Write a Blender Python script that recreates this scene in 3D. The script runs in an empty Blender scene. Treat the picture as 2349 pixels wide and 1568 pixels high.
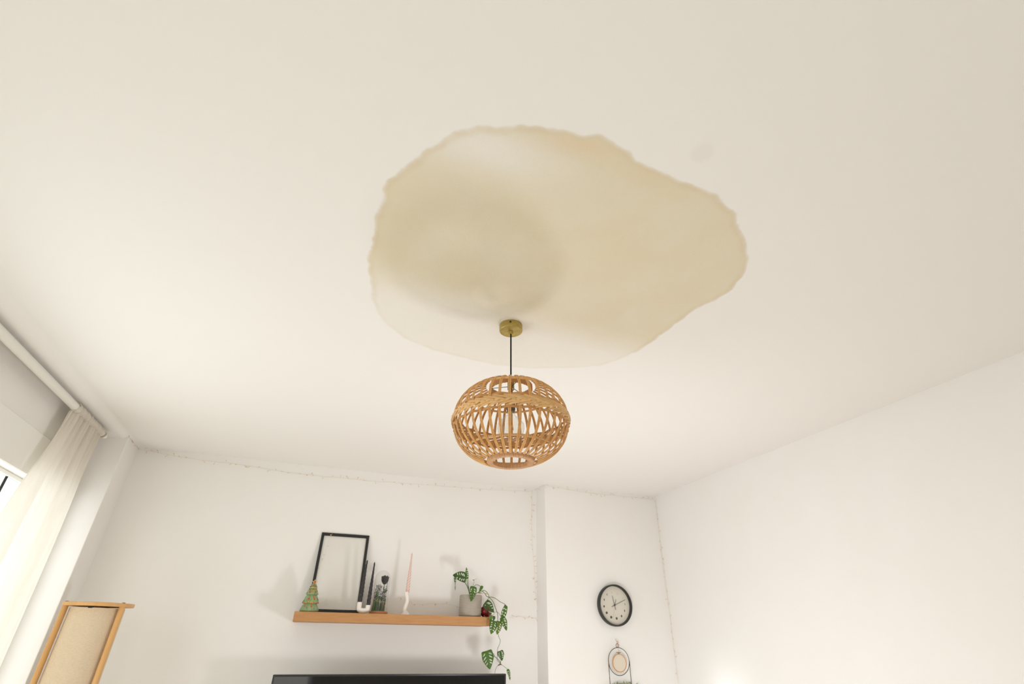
import bpy, math, random
from math import sin, cos, pi, radians, sqrt, exp
from mathutils import Vector, Matrix
from mathutils.geometry import delaunay_2d_cdt
random.seed(11)
S = bpy.context.scene
COL = S.collection

# ---------------------------------------------------------------- camera
W, H = 2349.0, 1568.0
FPX, YAW, PITCH, ROLL = 1151.783, .3355727, .5334305, .0168045
CAM = Vector((0, 0, 1.45))
FWD = Vector((sin(YAW) * cos(PITCH), cos(YAW) * cos(PITCH), sin(PITCH)))
_r0 = Vector((cos(YAW), -sin(YAW), 0)); _u0 = _r0.cross(FWD)
RIGHT = cos(ROLL) * _r0 + sin(ROLL) * _u0
UP = -sin(ROLL) * _r0 + cos(ROLL) * _u0
cd = bpy.data.cameras.new('camera'); cam = bpy.data.objects.new('camera', cd); COL.objects.link(cam)
M = Matrix.Identity(4)
for i in range(3):
    M[i][0], M[i][1], M[i][2], M[i][3] = RIGHT[i], UP[i], -FWD[i], CAM[i]
cam.matrix_world = M
cd.sensor_width = 36; cd.sensor_fit = 'HORIZONTAL'; cd.lens = FPX * 36 / W
cd.clip_start = .02; cd.clip_end = 200
cd.dof.use_dof = True; cd.dof.focus_distance = 1.95; cd.dof.aperture_fstop = 4.5
S.camera = cam

# ---------------------------------------------------------------- light and exposure
S.view_settings.view_transform = 'Standard'; S.view_settings.look = 'None'
S.view_settings.gamma = 1; S.view_settings.use_curve_mapping = False
S.view_settings.exposure = -0.70
wd = bpy.data.worlds.new('world'); S.world = wd; wd.use_nodes = True
bg = wd.node_tree.nodes['Background']; bg.inputs['Color'].default_value = (.97, 1, .98, 1); bg.inputs['Strength'].default_value = 2.0

def area(name, loc, aim, sx, sy, power, col, shape='RECTANGLE', spread=180):
    l = bpy.data.lights.new(name, 'AREA'); l.shape = shape; l.size = sx; l.size_y = sy
    l.energy = power; l.color = col; l.spread = radians(spread)
    o = bpy.data.objects.new(name, l); COL.objects.link(o); o.location = loc
    o.rotation_euler = (Vector(aim) - Vector(loc)).to_track_quat('-Z', 'Y').to_euler()
    return o
def point(name, loc, power, col, rad):
    l = bpy.data.lights.new(name, 'POINT'); l.energy = power; l.color = col; l.shadow_soft_size = rad
    o = bpy.data.objects.new(name, l); COL.objects.link(o); o.location = loc
    return o
area('daylight_window', (-1.84, 2.60, 1.4), (3, 2.60, 1.4), 2.4, 2.8, 35, (.96, .96, 1.04))
area('added_window_uplight', (-1.86, 2.35, .9), (1.12, 2.35, 3.2), 2.1, 1.6, 11, (1, .95, .88))  # tilted light added at the window, lifts the ceiling like outdoor ground bounce
area('added_fill_behind_camera', (-.3, -2.95, 1.25), (-.3, 3, 1.25), 1.0, 2.3, 26, (1, .94, .82))  # fill light added behind the camera to brighten the back wall
point('unseen_low_light', (1.235, 2.436, .98), 46, (.98, .96, 1), .11)  # unseen stand-in for a low source: shade's ceiling shadow plus room fill
point('lamp_side', (2.52, 3.30, 1.09), 1.3, (.84, .93, 1), .06)

# ---------------------------------------------------------------- helpers
def ray(x, y): return RIGHT * ((x - W / 2) / FPX) - UP * ((y - H / 2) / FPX) + FWD
def atY(x, y, Y): d = ray(x, y); return CAM + d * (Y / d.y)
def atX(x, y, X): d = ray(x, y); return CAM + d * (X / d.x)
def atZ(x, y, Z): d = ray(x, y); return CAM + d * ((Z - CAM.z) / d.z)

def lin(c):
    if isinstance(c, str):
        c = tuple(int(c[i:i + 2], 16) / 255 for i in (1, 3, 5))
    return tuple((v / 12.92 if v <= .04045 else ((v + .055) / 1.055) ** 2.4) for v in c) + (1,)

MATS = {}
def mat(name, col, rough=.6, metal=0., var=None, scale=20., stretch=(1, 1, 1), bump=0., bscale=None, objvar=0., spec=.5, sheen=0., trans=0., detail=4.):
    if name in MATS: return MATS[name]
    m = bpy.data.materials.new(name); m.use_nodes = True; nt = m.node_tree; N = nt.nodes; L = nt.links
    b = N['Principled BSDF']; b.inputs['Roughness'].default_value = rough; b.inputs['Metallic'].default_value = metal
    b.inputs['Specular IOR Level'].default_value = spec
    b.inputs['Base Color'].default_value = lin(col)
    tc = N.new('ShaderNodeTexCoord'); mp = N.new('ShaderNodeMapping'); mp.inputs['Scale'].default_value = stretch
    L.new(tc.outputs['Object'], mp.inputs['Vector'])
    out = None
    if var:
        n = N.new('ShaderNodeTexNoise'); n.inputs['Scale'].default_value = scale; n.inputs['Detail'].default_value = detail
        L.new(mp.outputs['Vector'], n.inputs['Vector'])
        cr = N.new('ShaderNodeValToRGB'); cr.color_ramp.elements[0].position = .3; cr.color_ramp.elements[1].position = .7
        cr.color_ramp.elements[0].color = lin(col); cr.color_ramp.elements[1].color = lin(var)
        L.new(n.outputs['Fac'], cr.inputs['Fac']); out = cr.outputs['Color']
    if objvar:
        oi = N.new('ShaderNodeObjectInfo'); hs = N.new('ShaderNodeHueSaturation')
        mr = N.new('ShaderNodeMapRange'); mr.inputs['To Min'].default_value = 1 - objvar; mr.inputs['To Max'].default_value = 1 + objvar
        L.new(oi.outputs['Random'], mr.inputs['Value']); L.new(mr.outputs['Result'], hs.inputs['Value'])
        if out: L.new(out, hs.inputs['Color'])
        else: hs.inputs['Color'].default_value = lin(col)
        out = hs.outputs['Color']
    if out: L.new(out, b.inputs['Base Color'])
    if bump:
        n2 = N.new('ShaderNodeTexNoise'); n2.inputs['Scale'].default_value = bscale or scale; n2.inputs['Detail'].default_value = 3
        L.new(mp.outputs['Vector'], n2.inputs['Vector'])
        bp = N.new('ShaderNodeBump'); bp.inputs['Strength'].default_value = bump; bp.inputs['Distance'].default_value = .002
        L.new(n2.outputs['Fac'], bp.inputs['Height']); L.new(bp.outputs['Normal'], b.inputs['Normal'])
    if trans:
        t = N.new('ShaderNodeBsdfTranslucent'); mx = N.new('ShaderNodeMixShader'); mx.inputs['Fac'].default_value = trans
        if out: L.new(out, t.inputs['Color'])
        else: t.inputs['Color'].default_value = lin(col)
        L.new(b.outputs[0], mx.inputs[1]); L.new(t.outputs[0], mx.inputs[2])
        L.new(mx.outputs[0], N['Material Output'].inputs['Surface'])
    MATS[name] = m
    return m

def glass_mat(name, tint=(1, 1, 1), f0=.03, ior=4.):
    m = bpy.data.materials.new(name); m.use_nodes = True; nt = m.node_tree; N = nt.nodes; L = nt.links
    N.remove(N['Principled BSDF'])
    t = N.new('ShaderNodeBsdfTransparent'); t.inputs['Color'].default_value = (*tint, 1)
    g = N.new('ShaderNodeBsdfGlossy'); g.inputs['Roughness'].default_value = .02
    lw = N.new('ShaderNodeLayerWeight'); lw.inputs['Blend'].default_value = .5
    pw = N.new('ShaderNodeMath'); pw.operation = 'POWER'; pw.inputs[1].default_value = ior; L.new(lw.outputs['Facing'], pw.inputs[0])
    fr = N.new('ShaderNodeMath'); fr.operation = 'MULTIPLY_ADD'; fr.inputs[1].default_value = .45; fr.inputs[2].default_value = f0; L.new(pw.outputs[0], fr.inputs[0])
    mx = N.new('ShaderNodeMixShader'); L.new(fr.outputs[0], mx.inputs['Fac']); L.new(t.outputs[0], mx.inputs[1]); L.new(g.outputs[0], mx.inputs[2])
    L.new(mx.outputs[0], N['Material Output'].inputs['Surface'])
    return m

class MB:
    def __init__(s): s.v = []; s.f = []; s.m = []
    def add(s, vs, fs, mi=0):
        o = len(s.v); s.v += [tuple(v) for v in vs]; s.f += [tuple(i + o for i in f) for f in fs]; s.m += [mi] * len(fs); return s
    def box(s, a, b, mi=0):
        (x0, y0, z0), (x1, y1, z1) = a, b
        return s.add([(x0, y0, z0), (x1, y0, z0), (x1, y1, z0), (x0, y1, z0), (x0, y0, z1), (x1, y0, z1), (x1, y1, z1), (x0, y1, z1)],
                     [(0, 3, 2, 1), (4, 5, 6, 7), (0, 1, 5, 4), (1, 2, 6, 5), (2, 3, 7, 6), (3, 0, 4, 7)], mi)
    def tube(s, pts, rad, n=8, mi=0, closed=False, rad2=None, cap=True):
        P = [Vector(p) for p in pts]; k = len(P)
        R = rad if isinstance(rad, (list, tuple)) else [rad] * k
        prev = None; rings = []
        for i in range(k):
            if closed: t = P[(i + 1) % k] - P[i - 1]
            else: t = P[min(i + 1, k - 1)] - P[max(i - 1, 0)]
            t.normalize()
            if prev is None:
                a = Vector((0, 0, 1)) if abs(t.z) < .9 else Vector((1, 0, 0))
            else: a = prev
            u = (a - t * a.dot(t)).normalized(); w = t.cross(u); prev = u
            r2 = R[i] if rad2 is None else rad2
            rings.append([P[i] + u * (R[i] * cos(2 * pi * j / n)) + w * (r2 * sin(2 * pi * j / n)) for j in range(n)])
        vs = [v for r in rings for v in r]; fs = []
        for i in range(k if closed else k - 1):
            a, b = i * n, ((i + 1) % k) * n
            for j in range(n): fs.append((a + j, a + (j + 1) % n, b + (j + 1) % n, b + j))
        if cap and not closed:
            fs.append(tuple(range(n))[::-1]); fs.append(tuple(range((k - 1) * n, k * n)))
        return s.add(vs, fs, mi)
    def lathe(s, prof, n=32, c=(0, 0, 0), mi=0, closed=False, fr=None, cap=True):
        vs = []; fs = []; k = len(prof)
        for i, (r, z) in enumerate(prof):
            for j in range(n):
                a = 2 * pi * j / n; q = r if fr is None else fr(r, z, a)
                vs.append((c[0] + q * cos(a), c[1] + q * sin(a), c[2] + z))
        for i in range(k if closed else k - 1):
            a, b = i * n, ((i + 1) % k) * n
            for j in range(n): fs.append((a + j, a + (j + 1) % n, b + (j + 1) % n, b + j))
        if not closed and cap:
            if prof[0][0] > 1e-6: fs.append(tuple(range(n))[::-1])
            if prof[-1][0] > 1e-6: fs.append(tuple(range((k - 1) * n, k * n)))
        return s.add(vs, fs, mi)
    def sphere(s, c, r, n=12, mi=0, sc=(1, 1, 1)):
        pr = [(r * sin(pi * i / n), -r * cos(pi * i / n)) for i in range(n + 1)]
        t = MB().lathe([(max(a, 1e-5), b) for a, b in pr], n)
        return s.add([(c[0] + x * sc[0], c[1] + y * sc[1], c[2] + z * sc[2]) for x, y, z in t.v], t.f, mi)
    def mesh(s, name, mats, smooth=True, ang=40):
        me = bpy.data.meshes.new(name); me.from_pydata(s.v, [], s.f)
        for m in (mats if isinstance(mats, (list, tuple)) else [mats]): me.materials.append(m)
        if any(s.m): me.polygons.foreach_set('material_index', s.m)
        if smooth:
            me.polygons.foreach_set('use_smooth', [True] * len(me.polygons))
            try: me.set_sharp_from_angle(angle=radians(ang))
            except Exception: pass
        me.update(); return me
    def build(s, name, mats, parent=None, loc=(0, 0, 0), smooth=True, ang=40, bev=0.):
        return link(name, s.mesh(name, mats, smooth, ang), parent, loc, bev)

def link(name, me, parent=None, loc=(0, 0, 0), bev=0.):
    o = bpy.data.objects.new(name, me); COL.objects.link(o); o.location = loc
    if parent: o.parent = parent
    if bev:
        b = o.modifiers.new('bevel', 'BEVEL'); b.width = bev; b.segments = 2; b.limit_method = 'ANGLE'; b.angle_limit = radians(40)
    return o
def tag(o, label=None, cat=None, group=None, kind=None):
    if label: o['label'] = label
    if cat: o['category'] = cat
    if group: o['group'] = group
    if kind: o['kind'] = kind
    return o
def thing(name, label, cat, loc=(0, 0, 0), group=None):
    o = bpy.data.objects.new(name, None); o.empty_display_size = .05; COL.objects.link(o); o.location = loc
    return tag(o, label, cat, group)
def struct(o): o['kind'] = 'structure'; return o
def smooth_path(pts, sub=6):
    P = [Vector(p) for p in pts]; out = []
    for i in range(len(P) - 1):
        p0, p1, p2, p3 = P[max(i - 1, 0)], P[i], P[i + 1], P[min(i + 2, len(P) - 1)]
        for k in range(sub):
            t = k / sub
            out.append(.5 * ((2 * p1) + (p2 - p0) * t + (2 * p0 - 5 * p1 + 4 * p2 - p3) * t * t + (3 * p1 - p0 - 3 * p2 + p3) * t ** 3))
    out.append(P[-1]); return out
def sstep(a, b, x):
    t = min(1, max(0, (x - a) / (b - a))); return t * t * (3 - 2 * t)

# ---------------------------------------------------------------- room shell
CEIL = 2.55
PAINT = '#f3f0ec'
wallm = mat('wall_paint', PAINT, .9, var='#f1eee9', scale=3, bump=.12, bscale=260, spec=.25)

def ceiling_mat():
    m = bpy.data.materials.new('ceiling_paint'); m.use_nodes = True; nt = m.node_tree; N = nt.nodes; L = nt.links
    b = N['Principled BSDF']; b.inputs['Roughness'].default_value = .92; b.inputs['Specular IOR Level'].default_value = .2
    tc = N.new('ShaderNodeTexCoord'); P = tc.outputs['Object']
    def noise(scale, detail=4, rough=.5):
        n = N.new('ShaderNodeTexNoise'); n.inputs['Scale'].default_value = scale; n.inputs['Detail'].default_value = detail
        n.inputs['Roughness'].default_value = rough; L.new(P, n.inputs['Vector']); return n.outputs['Fac']
    def math_(op, a, b_=None, clamp=False):
        n = N.new('ShaderNodeMath'); n.operation = op; n.use_clamp = clamp
        for i, v in enumerate((a, b_)):
            if v is None: continue
            if isinstance(v, (int, float)): n.inputs[i].default_value = v
            else: L.new(v, n.inputs[i])
        return n.outputs[0]
    def attr(name):
        a = N.new('ShaderNodeAttribute'); a.attribute_name = name; return a.outputs['Fac']
    def mr(v, a, b_, c, d):
        n = N.new('ShaderNodeMapRange'); n.interpolation_type = 'SMOOTHSTEP'
        L.new(v, n.inputs['Value'])
        for k, x in zip(('From Min', 'From Max', 'To Min', 'To Max'), (a, b_, c, d)): n.inputs[k].default_value = x
        return n.outputs['Result']
    def mix(fac, a, col):
        n = N.new('ShaderNodeMix'); n.data_type = 'RGBA'; L.new(fac, n.inputs['Factor'])
        if isinstance(a, str): n.inputs['A'].default_value = lin(a)
        else: L.new(a, n.inputs['A'])
        n.inputs['B'].default_value = lin(col); return n.outputs['Result']
    d = attr('stain_dist')                       # metres inside the stain's outline (negative outside)
    wob = math_('MULTIPLY', math_('SUBTRACT', noise(22, 4, .5), .5), .020)
    dd = math_('ADD', d, wob)
    fill = math_('MULTIPLY', mr(dd, -.003, .012, 0, 1), attr('stain_fill'))
    fill = math_('MULTIPLY', fill, mr(noise(5, 5),   .3, .7, .86, 1.0))
    rim = math_('MULTIPLY', mr(dd, -.006, .003, 0, 1), mr(dd, .004, .03, 1, 0))
    rim = math_('MULTIPLY', rim, attr('stain_rim'))
    rim = math_('MULTIPLY', rim, mr(noise(14, 4), .25, .7, .35, 1))
    rim2 = math_('MULTIPLY', mr(dd, .0, .03, 0, 1), mr(dd, .05, .12, 1, 0))
    rim2 = math_('MULTIPLY', rim2, attr('stain_orange'))
    c = mix(fill, '#f4f1ed', '#e3d7bc')
    c = mix(rim2, c, '#e6cfae')
    c = mix(rim, c, '#dccbac')
    c = mix(attr('repair_spot'), c, '#e4dbd4')
    L.new(c, b.inputs['Base Color'])
    bp = N.new('ShaderNodeBump'); bp.inputs['Distance'].default_value = .002
    L.new(mr(dd, -.01, .03, .10, .38), bp.inputs['Strength'])
    h = math_('ADD', noise(230, 3), math_('MULTIPLY', noise(60, 4), .6))
    L.new(h, bp.inputs['Height']); L.new(bp.outputs['Normal'], b.inputs['Normal'])
    return m

def build_ceiling():
    st = [(150,650),(135,750),(105,830),(110,920),(130,990),(125,1060),(155,1130),(215,1215),(330,1295),(470,1352),(600,1385),(720,1415),(850,1440),(1000,1455),(1150,1455),(1300,1450),(1410,1440),(1520,1405),(1620,1360),(1710,1300),(1830,1210),(1950,1120),(2060,1070),(2150,1015),(2180,970),(2230,910),(2240,830),(2225,740),(2205,690),(2170,640),(2175,590),(2120,540),(2060,480),(1960,435),(1900,415),(1830,385),(1760,355),(1690,330),(1620,295),(1570,240),(1510,205),(1450,165),(1400,140),(1320,150),(1240,125),(1150,110),(1050,100),(950,92),(870,105),(780,100),(720,98),(640,115),(590,135),(540,165),(470,210),(410,245),(370,290),(310,325),(270,370),(215,400),(195,440),(200,500),(175,560),(150,610)]
    poly = [atZ(800 + x / 2.447, 250 + y / 2.447, CEIL).xy for x, y in st]
    def rng(a, b, n): return [a + (b - a) * i / n for i in range(n)]
    xs = rng(-1.62, -1.40, 2) + rng(-1.40, -1.22, 24) + rng(-1.22, -.16, 6) + rng(-.16, 1.30, 122) + rng(1.30, 2.72, 6) + [2.72]
    ys = rng(-2.7, .58, 8) + rng(.58, 2.08, 125) + rng(2.08, 4.05, 8) + [4.05]
    nx, ny = len(xs), len(ys)
    vs = [(x, y, CEIL - .02 * sstep(-1.285, -1.345, x)) for y in ys for x in xs]
    fs = [(j * nx + i, (j + 1) * nx + i, (j + 1) * nx + i + 1, j * nx + i + 1) for j in range(ny - 1) for i in range(nx - 1)]
    mb = MB(); mb.add(vs, fs); me = mb.mesh('ceiling', ceiling_mat(), ang=80)
    segs = [(poly[i], poly[(i + 1) % len(poly)]) for i in range(len(poly))]
    pale = atZ(800 + 760 / 2.447, 250 + 215 / 2.447, CEIL).xy
    spot = atZ(1611, 351, CEIL).xy; org = atZ(800 + 1300 / 2.447, 250 + 175 / 2.447, CEIL).xy; org2 = atZ(800 + 1680 / 2.447, 250 + 350 / 2.447, CEIL).xy
    D, F, R, O, Q = [], [], [], [], []
    for (x, y, z) in vs:
        if -.2 < x < 1.34 and .55 < y < 2.1:
            best = 9; ins = False
            for a, b in segs:
                ex, ey = b[0] - a[0], b[1] - a[1]; px, py = x - a[0], y - a[1]
                t = min(1, max(0, (px * ex + py * ey) / (ex * ex + ey * ey)))
                q = (px - t * ex) ** 2 + (py - t * ey) ** 2
                if q < best: best = q
                if (a[1] > y) != (b[1] > y) and x < ex * (y - a[1]) / ey + a[0]: ins = not ins
            dd = sqrt(best) * (1 if ins else -1)
        else: dd = -1
        D.append(dd)
        w = 1 - .72 * sstep(1.38 + .10 * x, 1.64 + .10 * x, y)
        w *= 1 - .7 * exp(-(((x - pale[0]) / .20) ** 2 + ((y - pale[1]) / .085) ** 2))
        F.append(w * .95)
        R.append(.62 - .47 * sstep(1.45, 1.75, y))
        O.append(min(1, .65 * exp(-(((x - org[0]) / .10) ** 2 + ((y - org[1]) / .05) ** 2)) + .35 * exp(-(((x - org2[0]) / .08) ** 2 + ((y - org2[1]) / .04) ** 2))))
        rr = sqrt((x - spot[0]) ** 2 + (y - spot[1]) ** 2); Q.append(.22 * sstep(.036, .022, rr))
    for nm, data in (('stain_dist', D), ('stain_fill', F), ('stain_rim', R), ('stain_orange', O), ('repair_spot', Q)):
        a = me.attributes.new(nm, 'FLOAT', 'POINT'); a.data.foreach_set('value', data)
    return struct(link('ceiling', me))
ceil = build_ceiling(); tag(ceil, 'off white ceiling with a large tan water stain around the pendant lamp')

struct(MB().box((-1.75, 4.03, 0), (2.85, 4.2, 2.62)).build('wall_back', wallm, smooth=False))
struct(MB().box((2.705, -2.7, 0), (2.85, 4.03, 2.62)).build('wall_right', wallm, smooth=False))
struct(MB().box((-1.9, -2.85, 0), (-.85, -2.7, 2.62)).box((.25, -2.85, 0), (2.85, -2.7, 2.62)).box((-.85, -2.85, 2.45), (.25, -2.7, 2.62)).build('wall_front', wallm, smooth=False))  # gap in this unseen wall added for the fill light
W1 = (1.1, 3.74, .08, 2.126); W2 = (-2.0, .2, .08, 2.126)
wl = MB(); XL, XO = -1.465, -1.72
wl.box((XO, -2.7, 0), (XL, W2[0], 2.62)); wl.box((XO, W2[1], 0), (XL, W1[0], 2.62)); wl.box((XO, W1[1], 0), (XL, 4.03, 2.62))
for w in (W1, W2):
    wl.box((XO, w[0], w[3]), (XL, w[1], 2.62)); wl.box((XO, w[0], 0), (XL, w[1], w[2]))
struct(wl.build('wall_left', wallm, smooth=False))
struct(MB().box((-1.55, 3.79, 0), (-1.305, 4.10, 2.56)).build('pillar', wallm, smooth=False, bev=.004))
struct(MB().box((1.645, 3.835, 0), (2.76, 4.10, 2.56)).build('pillar', wallm, smooth=False, bev=.004))
floorm = mat('pale_floor', '#e2d9cb', .5, var='#e7dfd2', scale=4, stretch=(1, 12, 1))
struct(MB().box((-1.9, -2.85, -.1), (2.85, 4.2, 0)).build('floor', floorm, smooth=False))
lintelm = mat('lintel_panel_paint', '#f4f2ec', .7, spec=.3)
struct(MB().box((-1.465, .3, 2.126), (-1.457, 3.74, 2.324)).build('trim_1', lintelm, smooth=False, bev=.003))

# window 1 : white frame, sash, dark gasket, pane
white_pvc = mat('white_window_plastic', '#f2f2ee', .35)
gasket = mat('black_rubber_gasket', '#20211f', .7)
pane = glass_mat('window_glass', (.98, 1, .99), .02, 6.)
def window(name, w):
    r = bpy.data.objects.new(name, None); COL.objects.link(r); r.location = (-1.53, (w[0] + w[1]) / 2, w[2]); struct(r)
    hw = (w[1] - w[0]) / 2; hh = w[3] - w[2]
    f = MB(); t = .018; MULL = hw - .55
    f.box((-.03, -hw, 0), (.012, hw, t)); f.box((-.03, -hw, hh - t), (.012, hw, hh)); f.box((-.03, -hw, t), (.012, -hw + t, hh - t)); f.box((-.03, hw - t, t), (.012, hw, hh - t))
    f.build('window_frame', white_pvc, r, smooth=False, bev=.003)
    for a, b in ((-hw + t, MULL), (MULL + .005, hw - t)):
        so = MB().box((-.006, a, t), (0, b, hh - t)).build('window_pane', pane, r, smooth=False)
    MB().box((-.008, MULL, t), (.002, MULL + .005, hh - t)).build('window_gasket', gasket, r, smooth=False)
    return r
window('window_1', W1); window('window_2', W2)

# ---------------------------------------------------------------- curtain and rod
rodm = mat('white_rod_metal', '#eeece4', .4)
rod = thing('curtain_rod', 'white telescopic curtain rod running below the ceiling edge by the window', 'curtain rod', (-1.390, 3.17, 2.496))
MB().tube([(0, -2.3, 0), (0, -.005, 0)], .0205, 20).build('outer_tube', rodm, rod)
MB().tube([(0, -.03, 0), (0, .50, 0)], .015, 16).build('inner_tube', rodm, rod)
MB().tube([(0, -.006, 0), (0, .004, 0)], .0212, 20).build('tube_collar', mat('grey_plastic', '#b9b2a0', .5), rod)
MB().lathe([(.0001, 0), (.016, .001), (.0195, .006), (.0195, .03), (.017, .036), (.0001, .037)], 20).build('end_cap', rodm, rod).rotation_euler = (-pi / 2, 0, 0)
rod.children[-1].location = (0, .455, 0)
bk = MB(); bk.tube([(.0215 * cos(t), .43, .0215 * sin(t)) for t in [2 * pi * k / 24 for k in range(24)]], .0022, 6, closed=True); bk.build('rod_bracket', rodm, rod)
MB().tube([(0, .43, .022), (0, .43, .036)], .004, 8).build('bracket_stem', rodm, rod.children[-1])

curm = mat('sheer_cream_curtain', '#f8f4ed', .9, var='#f4eee3', scale=60, stretch=(1, 1, .1), trans=.5, spec=.1)
def build_curtain():
    nu, nz = 150, 90
    vs = []
    zt, zb = 2.520, .03
    for k in range(nz + 1):
        t = k / nz; z = zt - (zt - zb) * (t ** 1.35)
        drop = zt - z
        for i in range(nu + 1):
            u = i / nu
            y0 = 3.170 - .10 * sstep(0, .7, drop) - .05 * sstep(.5, 1.6, drop); y1 = 3.590 + .03 * sstep(0, 1.5, drop)
            ph = 2 * pi * (6.5 * u + .35 * sin(5 * u + 1) + .12 * sin(2.2 * drop + 3 * u))
            amp = (.016 + .026 * sstep(0.05, .7, drop)) * (.7 + .3 * sin(9 * u + 2))
            gather = .010 * sin(2 * pi * 22 * u + 2 * sin(7 * u)) * (1 - sstep(.02, .35, drop))
            x = -1.390 + amp * cos(ph) * (1 if drop > .05 else .3 + 14 * drop * .7) + gather
            if drop < .055: x = -1.390 + .0225 + .004 * cos(ph) if False else x
            y = y0 + (y1 - y0) * u + .014 * sin(ph * 1.0 + .8) * sstep(0.05, .5, drop) + .004 * sin(30 * u)
            vs.append((x, y, z))
    fs = [(k * (nu + 1) + i, k * (nu + 1) + i + 1, (k + 1) * (nu + 1) + i + 1, (k + 1) * (nu + 1) + i) for k in range(nz) for i in range(nu)]
    # heading sleeve wrapped round the rod
    r = thing('sheer_curtain', 'sheer cream curtain gathered at the end of the white rod', 'curtain', (0, 0, 0))
    mb = MB(); mb.add(vs, fs); o = mb.build('drape', curm, r, ang=80)
    sl = MB(); n = 20; m = 110; V = []
    for i in range(m + 1):
        u = i / m; y = 3.170 + .42 * u
        for j in range(n):
            a = 2 * pi * j / n
            rr = .0235 + .0035 * sin(2 * pi * 17 * u + 2 * sin(6 * u) + .6 * cos(a)) + .002 * sin(41 * u + a)
            V.append((-1.390 + rr * cos(a), y + .006 * sin(a * 1 + 11 * u), 2.496 + rr * sin(a)))
    Fq = [(i * n + j, i * n + (j + 1) % n, (i + 1) * n + (j + 1) % n, (i + 1) * n + j) for i in range(m) for j in range(n)]
    sl.add(V, Fq); sl.build('heading_sleeve', curm, r, ang=80)
    return r
build_curtain()

# ---------------------------------------------------------------- pendant lamp
rattan = mat('rattan_cane', '#d29a5b', .5, var='#e0b071', scale=14, stretch=(1, 1, 6), objvar=.09, bump=.15, bscale=120)
rattan_d = mat('rattan_inner_cane', '#bd854c', .55, var='#cf9a60', scale=20, objvar=.06)
peeled = mat('rattan_split_cane', '#d9a668', .5, var='#e6bd83', scale=16, stretch=(3, 3, 1), objvar=.11)
ringwood = mat('pale_wrapped_cane', '#d9ad83', .6, var='#c99a6e', scale=40, bump=.2, bscale=150)
brass = mat('brushed_brass', '#bba45c', .40, .5, var='#a38d48', scale=60, stretch=(1, 1, 12), bump=.2, bscale=180)
black = mat('black_cord', '#141312', .7)
PX, PY = .565, 1.637
lamp = thing('pendant_lamp', 'woven rattan pendant lamp on a black cord under the stained ceiling', 'lamp', (PX, PY, CEIL))
tilt = .0155
lamp.rotation_euler = Vector((0, 0, 1)).rotation_difference(Vector((-.0155 * cos(YAW), .0155 * sin(YAW), 1)).normalized()).to_euler()
can = MB().lathe([(.0001, 0), (.0465, 0), (.0468, -.002), (.0468, -.024), (.0462, -.027), (.0445, -.0285), (.0001, -.0285)], 56).build('canopy', brass, lamp)
MB().lathe([(.0001, .001), (.009, .0), (.0088, -.010), (.0075, -.013), (.0001, -.013)], 20).build('cord_grip', brass, can, (0, 0, -.0285))
sc = MB().lathe([(.0001, .003), (.0042, .0025), (.0045, 0), (.0045, -.002), (.0001, -.002)], 14).build('canopy_screw', mat('dark_screw', '#5d563c', .35, .8), can)
a = radians(-112); sc.location = (.047 * cos(a), .047 * sin(a), -.011); sc.rotation_euler = Vector((cos(a), sin(a), 0)).to_track_quat('Z', 'Y').to_euler()
MB().tube([(0, 0, -.04), (0, 0, -.15), (0, 0, -.285)], .0032, 10).build('cord', black, lamp)

SC = 2.13 - CEIL            # shade centre below the ceiling
RA, RB, PW = .2085, .1545, 2.28
def prof(z): return RA * max(0, 1 - abs(z / RB) ** PW) ** (1 / PW)
def wrapped_ring(name, zc, ro, ri, h, wraps, m, par):
    V = []; n = wraps * 4; Fq = []
    sec = [(ri, -.5), (ri + .003, -.62), (ro - .004, -.62), (ro, -.4), (ro, .4), (ro - .004, .62), (ri + .003, .62), (ri, .5)]
    for k in range(n):
        a = 2 * pi * k / n; g = (0, .0011, .0013, .0008)[k % 4] - .0008 + .0004 * sin(7.3 * k)
        for r, z in sec:
            rr = r + (g if r > (ro + ri) / 2 else -g); V.append((rr * cos(a), rr * sin(a), zc + z * h + (g if z > 0 else -g)))
    q = len(sec)
    for k in range(n):
        for j in range(q): Fq.append((k * q + j, k * q + (j + 1) % q, ((k + 1) % n) * q + (j + 1) % q, ((k + 1) % n) * q + j))
    return MB().add(V, Fq).build(name, m, par, ang=25)
shade = wrapped_ring('lamp_shade', -.1425, .0835, .0635, .0125, 84, ringwood, lamp); shade.location = (0, 0, SC)
shade['label'] = 'open woven rattan shade'
for zz in (.106, -.104):
    r = prof(zz) - .006
    MB().tube([(r * cos(2 * pi * k / 72), r * sin(2 * pi * k / 72), zz) for k in range(72)], .0045, 8, closed=True, rad2=.0028).build('inner_hoop', peeled, shade)
NR = 38
z0, z1 = -.143, .143
def rib_mesh(off):
    mb = MB()
    for sgn in (-1, 1):
        pts = []
        for k in range(29):
            th = -1.17 + 2.34 * k / 28; z = z1 * sin(th) / sin(1.17)
            r = prof(z) + off * exp(-(z / .042) ** 2)
            w = .0026 * (.80 + .20 * cos(th))
            pts.append((r, sgn * w, z))
        mb.tube(pts, .0021, 7, rad2=.0025)
    return mb.mesh('rib', rattan)
rm = [rib_mesh(.0015), rib_mesh(-.0015)]
for i in range(NR):
    o = link('rib', rm[i % 2], shade); o.rotation_euler.z = 2 * pi * (i + .35 + random.uniform(-.05, .05)) / NR
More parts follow.
